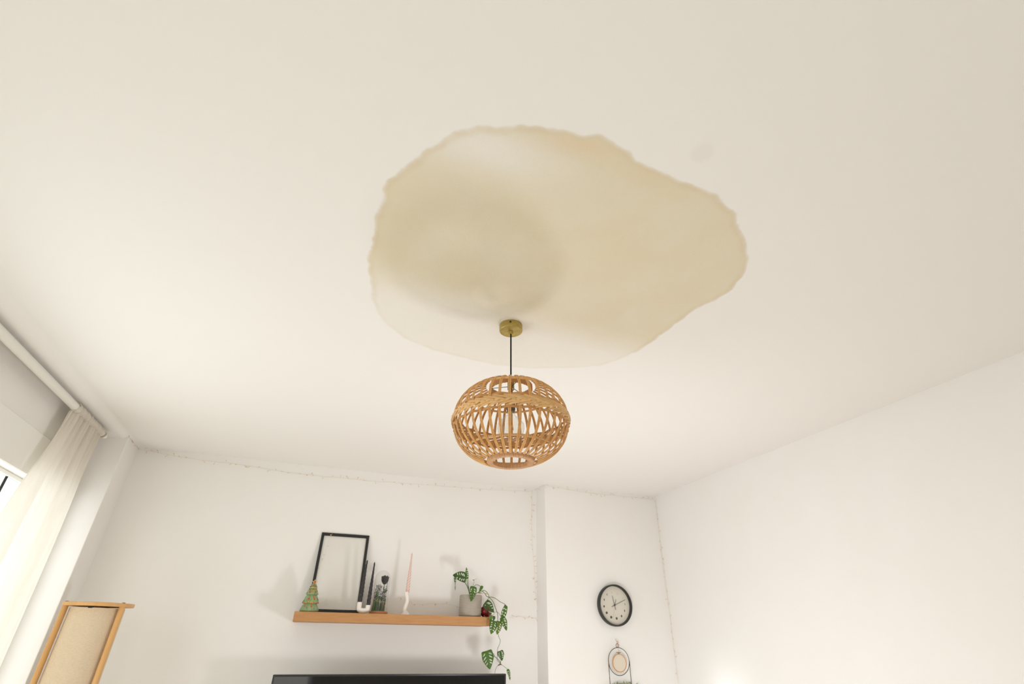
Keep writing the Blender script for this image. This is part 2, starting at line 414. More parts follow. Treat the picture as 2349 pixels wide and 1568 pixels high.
def hoop(zc, ph, name):
    pts = []; n = NR * 8; V = []; Fq = []
    for k in range(n):
        a = 2 * pi * k / n
        r = prof(zc) + .0042 * cos(a * NR / 2 + ph - .35 * pi)
        zz = zc + .0012 * sin(3 * a + ph)
        for dr, dz in ((-.0009, -.0042), (.0009, -.0042), (.0009, .0042), (-.0009, .0042)):
            V.append(((r + dr) * cos(a), (r + dr) * sin(a), zz + dz))
    for k in range(n):
        p, q = k * 4, ((k + 1) % n) * 4
        for j in range(4): Fq.append((p + j, p + (j + 1) % 4, q + (j + 1) % 4, q + j))
    return MB().add(V, Fq).build(name, rattan_d, shade, ang=50)
hoop(.0235, pi, 'woven_hoop'); hoop(-.0245, 0, 'woven_hoop')
def strip_mesh(up):
    # one flat split cane of the herringbone braid, from the outer edge of the band to its middle
    V = []; n = 14; span = 2.5 * 2 * pi / NR
    for k in range(n + 1):
        t = k / n; a = span * (t - 1)
        zc = up * (.0185 * (1 - t) ** .85 + .000 - .0035 * t)
        lift = .0045 + .0045 * t - .006 * (1 - sstep(0, .25, t))
        hw = .0044 * (1 if t < .9 else max(.45, 1 - (t - .9) * 5))
        r = prof(zc) + lift
        for dr, dz in ((-.0007, -hw), (.0007, -hw * .9), (.0007, hw * .9), (-.0007, hw)):
            V.append(((r + dr) * cos(a), (r + dr) * sin(a), zc + dz))
    Fq = []
    for k in range(n):
        p, q = k * 4, (k + 1) * 4
        for j in range(4): Fq.append((p + j, p + (j + 1) % 4, q + (j + 1) % 4, q + j))
    Fq += [(3, 2, 1, 0), (n * 4, n * 4 + 1, n * 4 + 2, n * 4 + 3)]
    return MB().add(V, Fq).mesh('braid_strip', peeled, ang=50)
sm = [strip_mesh(1), strip_mesh(-1)]
for i in range(NR):
    for j in (0, 1):
        o = link('braid_strip', sm[j], shade); o.rotation_euler.z = 2 * pi * (i + .5 * j + random.uniform(-.1, .1)) / NR
        o.location.z = random.uniform(-.0012, .0012)
wrapped_ring('top_ring', .139, .0815, .0745, .021, 60, rattan_d, shade)
dark_br = mat('aged_brass', '#857347', .4, .7)
sk = MB().lathe([(.0001, .165), (.012, .165), (.013, .163), (.013, .133), (.0075, .131), (.0075, .098), (.0135, .095), (.0135, .072)], 24).build('lamp_holder', dark_br, lamp, (0, 0, SC))
MB().lathe([(.0001, .074), (.0165, .074), (.017, .070), (.017, .050), (.015, .047), (.0145, .043), (.0001, .043)], 24).build('socket_ring', mat('grey_metal_socket', '#6f6b60', .35, .8), sk)
for k in range(3):
    a = radians(35 + 120 * k)
    MB().tube([(.011 * cos(a), .011 * sin(a), .145), (.076 * cos(a), .076 * sin(a), .141)], .0013, 6).build('spider_wire', mat('dark_wire', '#4a4130', .5, .5), shade)
bulb = MB()
pr = [(.0125, .044), (.0128, .040), (.0140, .035), (.0185, .026), (.029, .016), (.041, .003)] + [(.0500 * cos(t), -.0175 + .0500 * sin(t)) for t in [radians(x) for x in (12, -5, -20, -35, -50, -65, -80)]] + [(.0005, -.0675)]
bulb.lathe(pr, 40, cap=False); bulb = bulb.build('bulb_glass', glass_mat('clear_bulb_glass', (.95, .94, .91), .05, 3.), lamp, (0, 0, SC), ang=90)
amber = mat('amber_filament', '#e39a2e', .5)
for k in range(4):
    a = pi / 2 * k + .4
    MB().tube([(.005 * cos(a), .005 * sin(a), .010), (.009 * cos(a + .5), .009 * sin(a + .5), -.030)], .0013, 6).build('filament', amber, bulb)
MB().tube([(0, 0, .043), (0, 0, .012)], [.006, .0035], 10).build('glass_stem', mat('pale_glass_stem', '#cfc9bb', .3), bulb)
MB().lathe([(.0135, .0435), (.0137, .048), (.0137, .058)], 20).build('screw_cap', mat('bulb_cap_metal', '#b8b3a6', .3, .9), bulb)

# ---------------------------------------------------------------- shelf and the things on it
oak = mat('oak_veneer', '#ba8a57', .55, var='#af7b49', scale=9, stretch=(1.2, 12, 12), bump=.05, bscale=30)
ST = 1.577; SF = 3.77
shelf = MB().box((-.080, SF, 1.5225), (1.199, 4.03, ST)).build('floating_shelf', oak, smooth=False, bev=.0015)
tag(shelf, 'long oak veneer floating shelf on the back wall above the television', 'shelf')

# picture frame leaning on the wall
blackp = mat('matte_black_frame', '#1d1c1a', .55)
papr = mat('blank_paper', '#e6e2db', .6, spec=.2)
fr = thing('picture_frame', 'black frame holding a blank grey-white sheet, leaning on the wall', 'picture frame', (.155, 3.935, ST + .0038))
ang = math.atan2(.085, .50)
fr.rotation_euler = (-ang, 0, 0)
fw, fh, ft = .332, .512, .019
for nm, a, b in (('frame_rail', (-fw / 2, 0, 0), (fw / 2, .022, ft * 1.0)), ('frame_rail', (-fw / 2, 0, fh - ft), (fw / 2, .022, fh)), ('frame_rail', (-fw / 2, 0, ft), (-fw / 2 + ft, .022, fh - ft)), ('frame_rail', (fw / 2 - ft, 0, ft), (fw / 2, .022, fh - ft))):
    MB().box(a, b).build(nm, blackp, fr, smooth=False, bev=.001)
MB().box((-fw / 2 + ft, .010, ft), (fw / 2 - ft, .014, fh - ft)).build('blank_sheet', papr, fr, smooth=False)
MB().box((-fw / 2 + .006, .015, .006), (fw / 2 - .006, .019, fh - .006)).build('backing_board', mat('fibre_board', '#8c7355', .8), fr, smooth=False)

# ceramic tree
tg = mat('glazed_green_ceramic', '#7f9464', .38, var='#90a273', scale=60, stretch=(1, 1, .25))
ty = mat('glazed_ochre_ceramic', '#d8a94e', .35); tr = mat('glazed_red_ceramic', '#b53a2c', .35); tdg = mat('dark_green_glaze', '#3f6a48', .4)
tree = thing('ceramic_tree', 'small green ceramic Christmas tree with a star at the shelf left end', 'ornament', (.003, 3.835, ST))
tp = [(.0001, 0), (.050, 0), (.0555, .005), (.0560, .012), (.052, .022), (.043, .038), (.0375, .0475), (.044, .0485), (.0470, .053), (.0465, .059), (.041, .074), (.034, .090), (.0285, .0965), (.034, .0975), (.0365, .101), (.036, .106), (.029, .121), (.0235, .129), (.0195, .1325), (.0225, .1335), (.0235, .138), (.018, .150), (.011, .161), (.004, .166), (.0001, .1665)]
def trd(r, z, a): return r * (1 + .035 * sin(8 * a + 1) * (1 if .0 < z < .14 else 0))
MB().lathe(tp, 56, fr=trd).build('tree_body', tg, tree, ang=60)
def surf(z):
    for (r0, a0), (r1, a1) in zip(tp, tp[1:]):
        if a0 <= z <= a1 and a1 > a0: return r0 + (r1 - r0) * (z - a0) / (a1 - a0)
    return .01
g = MB(); rr = random.Random(4)
for k in range(110):
    z = rr.uniform(.012, .155); a_ = rr.uniform(0, 2 * pi); r = surf(z); r2 = surf(min(.16, z + .008))
    if r2 > r + .001: continue
    g.tube([(r * 1.02 * cos(a_), r * 1.02 * sin(a_), z), ((r2 + .0004) * cos(a_), (r2 + .0004) * sin(a_), z + .008)], .0011, 5)
tag(g.build('needle_strokes', tdg, tree), kind='stuff')
for zc, r_, am, mt in ((.053, .0465, .003, ty), (.1365, .0232, .0012, ty)):
    n = 96; pts = [((r_ * (1 + .035 * sin(8 * 2 * pi * k / n + 1)) + .0006) * cos(2 * pi * k / n), (r_ * (1 + .035 * sin(8 * 2 * pi * k / n + 1)) + .0006) * sin(2 * pi * k / n), zc + am * sin(6 * 2 * pi * k / n)) for k in range(n)]
    gl = MB().tube(pts, .0026, 6, closed=True).build('garland', mt, tree)
    if zc < .1:
        for k in range(22):
            a_ = 2 * pi * k / 22
            MB().sphere((0, 0, 0), .0027, 6).build('red_bead', tr, gl, ((r_ + .0024) * cos(a_), (r_ + .0024) * sin(a_), zc + am * sin(6 * a_)))
for az, z, s_ in ((-80, .029, 1.15), (-128, .030, 1), (-62, .074, 1.1), (-110, .072, 1.2), (-55, .115, 1), (-125, .113, 1), (-98, .117, .6), (-88, .110, .6), (-100, .149, .9), (-68, .085, .7), (-84, .043, .8), (30, .03, 1), (80, .07, 1), (150, .03, 1)):
    a_ = radians(az); r = surf(z)
    bo = MB().sphere((0, 0, 0), .0042 * s_, 8, sc=(1, 1, 1.35)).build('red_bauble', tr, tree, (r * cos(a_), r * sin(a_), z))
    MB().tube([(.0052 * s_ * cos(t), 0, .0068 * s_ * sin(t)) for t in [2 * pi * k / 14 for k in range(14)]], .0009, 5, closed=True).build('bauble_outline', ty, bo).rotation_euler = (0, 0, a_ + pi / 2)
def star(ro, ri, d):
    V = [];
    for y in (-d, d):
        for k in range(10):
            r = ro if k % 2 == 0 else ri; t = pi / 2 + k * pi / 5; V.append((r * cos(t), y * .35, r * sin(t)))
    V += [(0, -d, 0), (0, d, 0)]
    Fq = [(k, (k + 1) % 10, 20) for k in range(10)] + [(10 + (k + 1) % 10, 10 + k, 21) for k in range(10)] + [((k + 1) % 10, k, 10 + k, 10 + (k + 1) % 10) for k in range(10)]
    return MB().add(V, Fq)
so = star(.0165, .0080, .006).build('star', ty, tree, (.001, 0, .172), smooth=False, bev=.0008)
star(.0085, .0036, .0025).build('small_red_star', tr, so, (.0015, -.0055, .0005), smooth=False)

# U shaped candle holder and twisted black candles
cer = mat('matte_white_ceramic', '#eee6dc', .55)
CH = (.334, 3.82, ST)
hold = thing('candle_holder', 'white U-shaped ceramic holder carrying two black candles', 'candle holder', CH)
pth = [(-.028, 0, .064), (-.028, 0, .050), (-.0275, 0, .036)] + [(.0285 * cos(t) + .0005, 0, .0305 + .0145 * sin(t)) for t in [pi + pi * k / 10 for k in range(1, 10)]] + [(.029, 0, .035), (.029, 0, .048)]
MB().tube(smooth_path(pth, 3), .0155, 20).build('holder_tube', cer, hold, ang=60)
for x, zt in ((-.028, .064), (.029, .048)):
    MB().lathe([(.0125, 0), (.0152, .0), (.0155, .0012), (.0125, .0014)], 24, closed=True).build('holder_rim', cer, hold, (x, 0, zt))
def twist_candle(name, label, loc, h, r0, r1, lobes, turns, m, wickm, depth=.10, lean=(0, 0), group=None, mats=None):
    t = thing(name, label, 'candle', loc, group)
    n = 36; V = []; Fq = []; k = 90; MI = []
    for i in range(k + 1):
        u = i / k; z = h * u; r = r0 + (r1 - r0) * sstep(.1, 1.0, u) ** 1.1
        if u > .97: r *= max(.15, 1 - (u - .97) * 24)
        dp = depth * sstep(0.04, .12, u)
        for j in range(n):
            a = 2 * pi * j / n; rr = r * (1 + dp * (abs(cos(lobes / 2 * (a - 2 * pi * turns * u))) * 2 - 1.2))
            V.append((rr * cos(a) + lean[0] * z, rr * sin(a) + lean[1] * z, z))
    for i in range(k):
        for j in range(n):
            Fq.append((i * n + j, i * n + (j + 1) % n, (i + 1) * n + (j + 1) % n, (i + 1) * n + j))
            if mats:
                a = 2 * pi * (j + .5) / n; MI.append(1 if abs(cos(lobes / 2 * (a - 2 * pi * turns * (i + .5) / k))) > .72 and i > 5 else 0)
    Fq += [tuple(range(n))[::-1], tuple(range(k * n, k * n + n))]
    mb = MB().add(V, Fq)
    if mats: mb.m = MI + [0, 0]
    mb.build('wax', mats or m, t, ang=60)
    MB().tube([(lean[0] * h, lean[1] * h, h - .003), (lean[0] * h + .001, 0, h + .006), (lean[0] * h + .006, 0, h + .010)] if wickm[1] else [(lean[0] * h, lean[1] * h, h - .003), (lean[0] * h, lean[1] * h, h + .009)], .0009, 6).build('wick', wickm[0], t)
    return t
blackwax = mat('black_wax', '#2b2627', .5); wick = mat('cotton_wick', '#e6ddd0', .8)
twist_candle('taper_candle', 'twisted black taper candle, the one nearer the picture frame', (CH[0] - .028, CH[1], CH[2] + .058), .262, .0126, .0052, 3, 3.6, blackwax, (wick, True), .13, (.035, 0))
twist_candle('taper_candle', 'twisted black taper candle, the one nearer the glass dome', (CH[0] + .029, CH[1], CH[2] + .042), .268, .0122, .0044, 3, 3.6, blackwax, (wick, False), .13, (.010, 0))

# glass cloche with rose
clo = thing('glass_cloche', 'glass dome on a round wooden base with a black rose inside', 'cloche', (.444, 3.905, ST))
MB().lathe([(.0001, 0), (.060, 0), (.061, .002), (.061, .015), (.0595, .018), (.0001, .018)], 48).build('wooden_base', mat('beech_wood', '#c68d61', .5, var='#bd8256', scale=8, stretch=(1, 8, 8)), clo)
R_ = .0515; hz = .218
pd = [(R_, .0185), (R_, .08), (R_, hz)] + [(R_ * cos(t), hz + R_ * 1.02 * sin(t)) for t in [pi / 2 * k / 12 for k in range(1, 12)]] + [(.0004, hz + R_ * 1.02)]
MB().lathe(pd, 56, cap=False).build('glass_dome', glass_mat('clear_dome_glass', (.965, .965, .955), .035, 3.5), clo, ang=60)
blk = mat('black_petal', '#2c2a28', .75, var='#3a3836', scale=50); stg = mat('dark_green_stem', '#3f4a35', .65, var='#566047', scale=20)
rose = thing('preserved_rose', 'single black preserved rose standing inside the glass dome', 'flower', (.452, 3.889, ST + .0185))
MB().tube([(.002, 0, 0), (.004, 0, .08), (.006, 0, .165)], .0022, 8).build('rose_stem', stg, rose)
def petal(R0, h, wv, flare):
    V = []; n, m_ = 8, 8
    for k in range(m_ + 1):
        t = k / m_
        for j in range(n + 1):
            s = (j / n - .5) * 2; a = s * wv * (sin(pi * (.15 + .78 * t)) ** .6)
            r = R0 * (.30 + .75 * sin(pi * min(t, .62) * .8)) + flare * max(0, t - .6) ** 1.3
            V.append((r * cos(a), r * sin(a), h * t - h * .10 * s * s * t))
    Fq = [(k * (n + 1) + j, k * (n + 1) + j + 1, (k + 1) * (n + 1) + j + 1, (k + 1) * (n + 1) + j) for k in range(m_) for j in range(n)]
    return MB().add(V, Fq).mesh('petal', blk)
pm = [petal(.0235, .050, .95, .004), petal(.019, .055, 1.0, 0), petal(.011, .056, 1.3, 0)]
for k in range(14):
    L_ = 0 if k < 6 else (1 if k < 11 else 2)
    o = link('petal', pm[L_], rose, (.006, 0, .163)); o.rotation_euler = (0, 0, k * 2.4 + .3)
for s in (-1, 1):
    V = [(0, 0, 0)]
    lf = MB(); pts = [(0, 0), (.008, .010), (.009, .022), (.004, .034), (0, .040), (-.004, .034), (-.009, .022), (-.008, .010)]
    lf.add([(x, .002 * sin(z * 90), z) for x, z in pts], [tuple(range(8))])
    o = lf.build('rose_leaf', stg, rose, (.005, 0, .09 + .02 * s)); o.rotation_euler = (0, s * 1.0, .5 * s)
bun = thing('dried_bouquet', 'dark dried grasses and green stems filling the glass dome behind the rose', 'bouquet', (.440, 3.917, ST + .0185))
rr = random.Random(9)
blg = mat('preserved_green_blade', '#4d5a40', .6, var='#5f6b50', scale=30, objvar=.25); lgr = mat('fresh_green_blade', '#4f7a2c', .5)
for k in range(13):
    x = -.038 + .076 * k / 12 + rr.uniform(-.003, .003); y = rr.uniform(-.018, .018) ; h = rr.uniform(.075, .105)
    if k in (2, 3): h = .13
    if x * x + y * y > .044 ** 2: x *= .9
    w_ = rr.uniform(.004, .006)
    V = []
    for i in range(7):
        t = i / 6; q = w_ * (1 - .75 * t ** 2); V += [(x - q + .004 * t, y, h * t), (x + .004 * t, y - .0015, h * t), (x + q + .004 * t, y, h * t)]
    Fq = [(i * 3 + j, i * 3 + j + 1, i * 3 + 4 + j, i * 3 + 3 + j) for i in range(6) for j in (0, 1)]
    MB().add(V, Fq).build('stem_blade', lgr if k in (2, 3) else blg, bun)
for k in range(9):
    x = -.038 + .076 * k / 8; h = rr.uniform(.13, .19) if k != 5 else .12; y = rr.uniform(-.012, .014)
    hd = MB(); hd.tube([(x * .6, y, .01), (x, y, h * .7), (x + .002, y, h)], .0008, 5)
    for q in range(70):
        t = rr.uniform(.45, 1); b = Vector((x + .002, y, h * t)); d = Vector((rr.uniform(-1, 1), rr.uniform(-.5, .5), rr.uniform(0, .8))) * .009
        if (b + d).xy.length > .046: d *= .3
        hd.tube([b, b + d], .0007, 4)
    hd.build('grass_head', mat('charcoal_dried_grass', '#4b4743', .85), bun)

# wavy holder with pink candle
wh = thing('candlestick', 'wavy white ceramic candlestick holding a single pink candle', 'candle holder', (.617, 3.86, ST))
pts = []; rad = []
for k in range(33):
    t = k / 32; z = .003 + .136 * t
    pts.append((.0055 * sin(2 * pi * 1.35 * t + 2.8) * sstep(0, .15, t) - .001, 0, z))
    rad.append(.0290 - (.0290 - .0150) * sstep(0, .13, t) - .0022 * sin(pi * t))
MB().tube(pts, rad, 24).build('holder_body', cer, wh, ang=60)
MB().lathe([(.0001, 0), (.030, 0), (.0305, .002), (.028, .0045), (.0001, .005)], 32).build('holder_foot', cer, wh)
pinkm = mat('pink_wax', '#dcb2a8', .5); pink2 = mat('pale_pink_wax', '#ead1c6', .5)
twist_candle('taper_candle', 'twisted pink taper candle in the wavy white candlestick', (.6165, 3.86, ST + .136), .252, .0118, .0048, 4, 3.4, pinkm, (wick, False), .06, (.012, 0), mats=[pinkm, pink2])

# red ornament
redc = mat('glossy_dark_red_ceramic', '#7c1a20', .18, var='#6c1219', scale=14); crm = mat('cream_glaze', '#e3d3bd', .3); mar = mat('maroon_glaze', '#4f2530', .25)
ro = thing('red_ornament', 'round glossy dark red ornament tucked beside the grey planter under a leaf', 'ornament', (1.183, 3.852, ST))
MB().lathe([(.0001, 0), (.022, 0), (.033, .009), (.0415, .027), (.042, .042), (.036, .058), (.024, .069), (.010, .0725), (.0001, .071)], 40).build('ornament_body', redc, ro)
MB().sphere((0, 0, 0), .0052, 10, sc=(1, .5, 1)).build('dark_eye', black, ro, (.008, -.0385, .0475))
for zc, hgt, m_, a0, a1 in ((.034, .012, crm, -80, 15), (.022, .010, mar, -95, 15), (.044, .008, crm, -52, 5)):
    V = []; n = 14
    for k in range(n + 1):
        a_ = radians(a0 + (a1 - a0) * k / n)
        for q in (0, .5, 1):
            z = zc + hgt * (q - .5) * min(1, .3 + 3 * min(k, n - k) / n)
            r = .0428 - .00035 * abs(z * 1000 - 36) ** 1.25 * .28
            V.append((r * cos(a_), r * sin(a_), z))
    MB().add(V, [(k * 3 + j, k * 3 + 3 + j, k * 3 + 4 + j, k * 3 + 1 + j) for k in range(n) for j in (0, 1)]).build('glazed_band', m_, ro)

# planter with trailing monstera
PT = (1.070, 3.865, ST)
plant = thing('potted_monstera', 'trailing leafy green plant in a patterned grey pot at the shelf end', 'potted plant', PT)
stone = mat('warm_grey_stoneware', '#a39a8c', .42, var='#aca294', scale=20); 
PR, PH = .079, .136
rows, cols = 8, 56
V = []; Fq = []
nz_, na = rows * 8, cols * 5
for i in range(nz_ + 1):
    z = .004 + (PH - .008) * i / nz_
    for j in range(na):
        row = min(rows - 1, i * rows // (nz_ + 0 if nz_ else 1)) if i < nz_ else rows - 1
        a_ = 2 * pi * j / na
        fz = (i % 8) / 8.0; fa = ((j + (2 if row % 2 else 0)) % 5) / 5.0
        tile = sstep(0, .2, fz) * sstep(1.0, .8, fz) * (1 if fa > .1 else 0)
        r = PR - .0016 + .0016 * tile - .0012 * sstep(.10, 0, z / PH)
        V.append((r * cos(a_), r * sin(a_), z))
for i in range(nz_):
    for j in range(na): Fq.append((i * na + j, i * na + (j + 1) % na, (i + 1) * na + (j + 1) % na, (i + 1) * na + j))
pb = MB().add(V, Fq)
pb.lathe([(PR - .0022, .004), (PR - .005, 0), (.0001, 0)], na); 
pb.lathe([(PR - .0022, PH - .004), (PR - .0025, PH - .001), (PR - .005, PH), (PR - .0075, PH - .002), (PR - .0075, PH - .030)], na)
pot = pb.build('planter', stone, plant, ang=35)
MB().lathe([(.0001, PH - .018), (PR - .007, PH - .021)], 40).build('soil', mat('potting_soil', '#3a2b20', .95, bump=.6, bscale=200), pot)

leafm = {'d': mat('dark_leaf', '#36591d', .42, var='#446c25', scale=25, trans=.25, objvar=.10), 'm': mat('mid_leaf', '#4b7423', .42, var='#5a862c', scale=25, trans=.3, objvar=.10), 'l': mat('yellow_green_leaf', '#6d8a31', .45, var='#7d9636', scale=25, trans=.35), 'y': mat('yellow_leaf', '#c79a3a', .5, trans=.3)}
stemm = mat('green_vine', '#4c6a32', .5, var='#3c5528', scale=30); brown = mat('brown_node', '#5b4030', .7)
def leaf_mesh(L_, Wd, seed, holes=True, droop=.12, fold=.18, heart=.10, narrow=.62):
    rnd = random.Random(seed); N_ = 22
    def hw(t): return Wd / 2 * (sin(pi * t ** narrow) ** .78 if 0 < t < 1 else 0)
    out = []
    for k in range(N_ + 1):
        t = k / N_; out.append((hw(t), L_ * t - L_ * heart * sin(pi * min(1, t / .35)) * (1 - t) * (1 if t < .35 else 0)))
    left = [(-x, y) for x, y in out[1:-1]][::-1]
    outer = out + left
    hs = []
    if holes:
        for s in (-1, 1):
            for q, t in enumerate((.20, .36, .52, .68)):
                t += rnd.uniform(-.02, .03); wv = hw(t); ln = wv * rnd.uniform(.30, .38); tk = L_ * rnd.uniform(.028, .042)
                cx, cy = s * wv * rnd.uniform(.46, .58), L_ * t; an = s * radians(38)
                hs.append([(cx + ln * cos(b) * cos(an) - tk * sin(b) * sin(an), cy + ln * cos(b) * sin(an) + tk * sin(b) * cos(an)) for b in [2 * pi * i / 10 for i in range(10)]])
    pts = [Vector(p) for p in outer]; edges = [(i, (i + 1) % len(outer)) for i in range(len(outer))]
    for h_ in hs:
        o = len(pts); pts += [Vector(p) for p in h_]; edges += [(o + i, o + (i + 1) % 10) for i in range(10)]
    def inpoly(p, P):
        c = False
        for i in range(len(P)):
            a_, b_ = P[i], P[i - 1]
            if (a_[1] > p[1]) != (b_[1] > p[1]) and p[0] < (b_[0] - a_[0]) * (p[1] - a_[1]) / (b_[1] - a_[1]) + a_[0]: c = not c
        return c
    for k in range(1, N_):
        pts.append(Vector((0, L_ * k / N_)))
        for s in (-.33, .33, -.66, .66):
            if k % 2: continue
            p = (hw(k / N_) * s, L_ * k / N_)
            if not any(inpoly(p, h_) for h_ in hs): pts.append(Vector(p))
    r = delaunay_2d_cdt(pts, edges, [], 1, 1e-7)
    vs2, fs2 = r[0], r[2]; F2 = []
    for f in fs2:
        c = (sum(vs2[i][0] for i in f) / len(f), sum(vs2[i][1] for i in f) / len(f))
        if inpoly(c, outer) and not any(inpoly(c, h_) for h_ in hs): F2.append(tuple(f))
    V3 = [(x, y, fold * abs(x) - droop * L_ * (y / L_) ** 2 + .03 * L_ * sin(9 * y / L_ + seed) * (x / (Wd / 2))) for x, y in vs2]
    return V3, F2
def add_leaf(b, t, wpx, seed, key='m', nrm=(0, -1, .25), Yb=3.8, Yt=None, par=plant, **kw):
    B = atY(b[0], b[1], Yb); T = atY(t[0], t[1], Yt or Yb - .01)
    Lv = T - B; L_ = Lv.length; ay = Lv.normalized(); n = Vector(nrm); n = (n - ay * n.dot(ay)).normalized(); ax = ay.cross(n)
    Wd = wpx / 370.0
    V3, F2 = leaf_mesh(L_, Wd, seed, **kw)
    dr = kw.get('droop', .12)
    V4 = [B + ax * x + ay * y + n * (z + dr * L_ * (y / L_)) - Vector(PT) for x, y, z in V3]
    o = MB().add(V4, F2).build('leaf', leafm[key], par, ang=80)
    sd = o.modifiers.new('thickness', 'SOLIDIFY'); sd.thickness = .0006
    return o
q3 = lambda x, y: (1020 + x / 9.225, 1290 + y / 9.225)
q4 = lambda x, y: (1080 + x / 12.25, 1440 + y / 12.25)
add_leaf(q3(450, 325), q3(172, 262), 27, 1, 'd', (.05, -1, .22), 3.84, 3.80)
add_leaf(q3(205, 240), q3(222, 585), 9, 2, 'd', (.75, -.6, .1), 3.80, 3.79, holes=True, droop=.05)
add_leaf(q3(470, 345), q3(462, 95), 9.5, 3, 'm', (-.25, -1, .1), 3.85, 3.86)
add_leaf(q3(610, 500), q3(555, 825), 19.5, 4, 'm', (.1, -1, .2), 3.775, 3.765)
add_leaf(q3(800, 490), q3(725, 630), 7.5, 5, 'm', (-.3, -1, .2), 3.80, 3.79, holes=False)
add_leaf(q3(845, 845), q3(1045, 1055), 26, 6, 'd', (.1, -1, .35), 3.755, 3.745, narrow=.55)
add_leaf(q3(1300, 900), q3(1165, 1300), 15, 7, 'm', (.35, -1, .1), 3.75, 3.74, droop=.05)
add_leaf(q3(1205, 1150), q3(1312, 1440), 18, 8, 'm', (.15, -1, .2), 3.735, 3.725)
add_leaf(q3(1050, 1225), q3(980, 1515), 20.5, 9, 'm', (-.1, -1, .2), 3.72, 3.71)
add_leaf(q3(1150, 1235), q3(1105, 1522), 18.5, 10, 'l', (.2, -1, .2), 3.74, 3.73)
add_leaf(q3(985, 1105), q3(960, 1260), 9, 11, 'l', (.2, -1, .2), 3.735, 3.73, holes=False)
add_leaf(q3(1045, 1125), q3(1030, 1230), 8, 12, 'd', (.3, -1, .2), 3.74, 3.735, holes=False)
add_leaf(q4(435, 640), q4(535, 1160), 29.5, 13, 'm', (-.05, -1, .15), 3.74, 3.735, heart=.16, narrow=.58)
add_leaf(q4(812, 640), q4(880, 920), 18, 14, 'd', (.2, -1, .1), 3.745, 3.74, heart=.16, narrow=.55)
add_leaf(q4(1030, 1150), q4(1105, 1465), 9.5, 15, 'm', (.45, -1, .1), 3.73, 3.725)
add_leaf(q3(705, 640), q3(920, 665), 4.5, 16, 'y', (0, -.4, 1), 3.80, 3.77, holes=False)
def add_stem(pp, q, Ys, r=.0017, m=None, name='stem'):
    P = []
    for i, p in enumerate(pp):
        Y = Ys[0] + (Ys[1] - Ys[0]) * i / max(1, len(pp) - 1); x, y = q(*p); P.append(atY(x, y, Y) - Vector(PT))
    return MB().tube(smooth_path(P, 5), r, 7).build(name, m or stemm, plant)
add_stem([(530, 690), (500, 560), (450, 450), (385, 375)], q3, (3.84, 3.83), .0024)
add_stem([(525, 690), (510, 560), (480, 440), (470, 340)], q3, (3.845, 3.85), .0022)
add_stem([(520, 620), (505, 450), (500, 330), (505, 280)], q3, (3.85, 3.85), .0013)
add_stem([(540, 690), (580, 560), (640, 480), (700, 470), (770, 510)], q3, (3.84, 3.80), .0016)
add_stem([(560, 680), (600, 480), (625, 400), (620, 365), (650, 355), (680, 335)], q3, (3.85, 3.86), .0008)
add_stem([(600, 360), (620, 375)], q3, (3.86, 3.86), .0028, name='node')
add_stem([(560, 690), (650, 660), (720, 620), (790, 600), (850, 650), (890, 710), (940, 735), (1000, 790), (1040, 860), (1080, 970), (1120, 1080), (1125, 1200)], q3, (3.84, 3.745), .0020)
add_stem([(780, 605), (830, 585), (880, 610), (930, 680), (940, 735)], q3, (3.80, 3.765), .0018)
add_stem([(940, 730), (1010, 730), (1090, 765), (1180, 830), (1260, 870), (1300, 905)], q3, (3.765, 3.75), .0018)
add_stem([(940, 735), (905, 780), (890, 840), (850, 850)], q3, (3.765, 3.755), .0015)
add_stem([(830, 1115), (900, 1175), (980, 1210), (1045, 1235)], q3, (3.75, 3.72), .0016)
add_stem([(1060, 1040), (1040, 1090), (990, 1110)], q3, (3.745, 3.735), .0012)
add_stem([(1070, 1040), (1130, 1050), (1165, 1100), (1205, 1160)], q3, (3.745, 3.735), .0012)
add_stem([(1125, 1190), (1135, 1300), (1130, 1480), (1140, 1560)], q3, (3.745, 3.745), .0015)
add_stem([(770, 190), (795, 270), (830, 345), (800, 470), (760, 560), (745, 690), (750, 760), (735, 870), (790, 950), (830, 1010)], q4, (3.745, 3.75), .0014)
add_stem([(605, 755), (700, 820), (790, 900), (835, 985)], q4, (3.742, 3.75), .0018)
add_stem([(435, 645), (520, 700), (605, 755)], q4, (3.742, 3.742), .0012)
add_stem([(660, 790), (655, 750), (632, 710)], q4, (3.745, 3.745), .0016, brown, 'node')
add_stem([(835, 1010), (840, 950), (842, 880), (815, 650)], q4, (3.75, 3.746), .0016)
add_stem([(770, 1045), (830, 1015), (855, 1025)], q4, (3.75, 3.75), .0034, brown, 'node')
add_stem([(770, 1045), (715, 1110), (685, 1200), (680, 1290), (690, 1400)], q4, (3.75, 3.755), .0011)
add_stem([(850, 1020), (920, 1065), (980, 1110), (1030, 1155)], q4, (3.75, 3.73), .0011, leafm['l'])

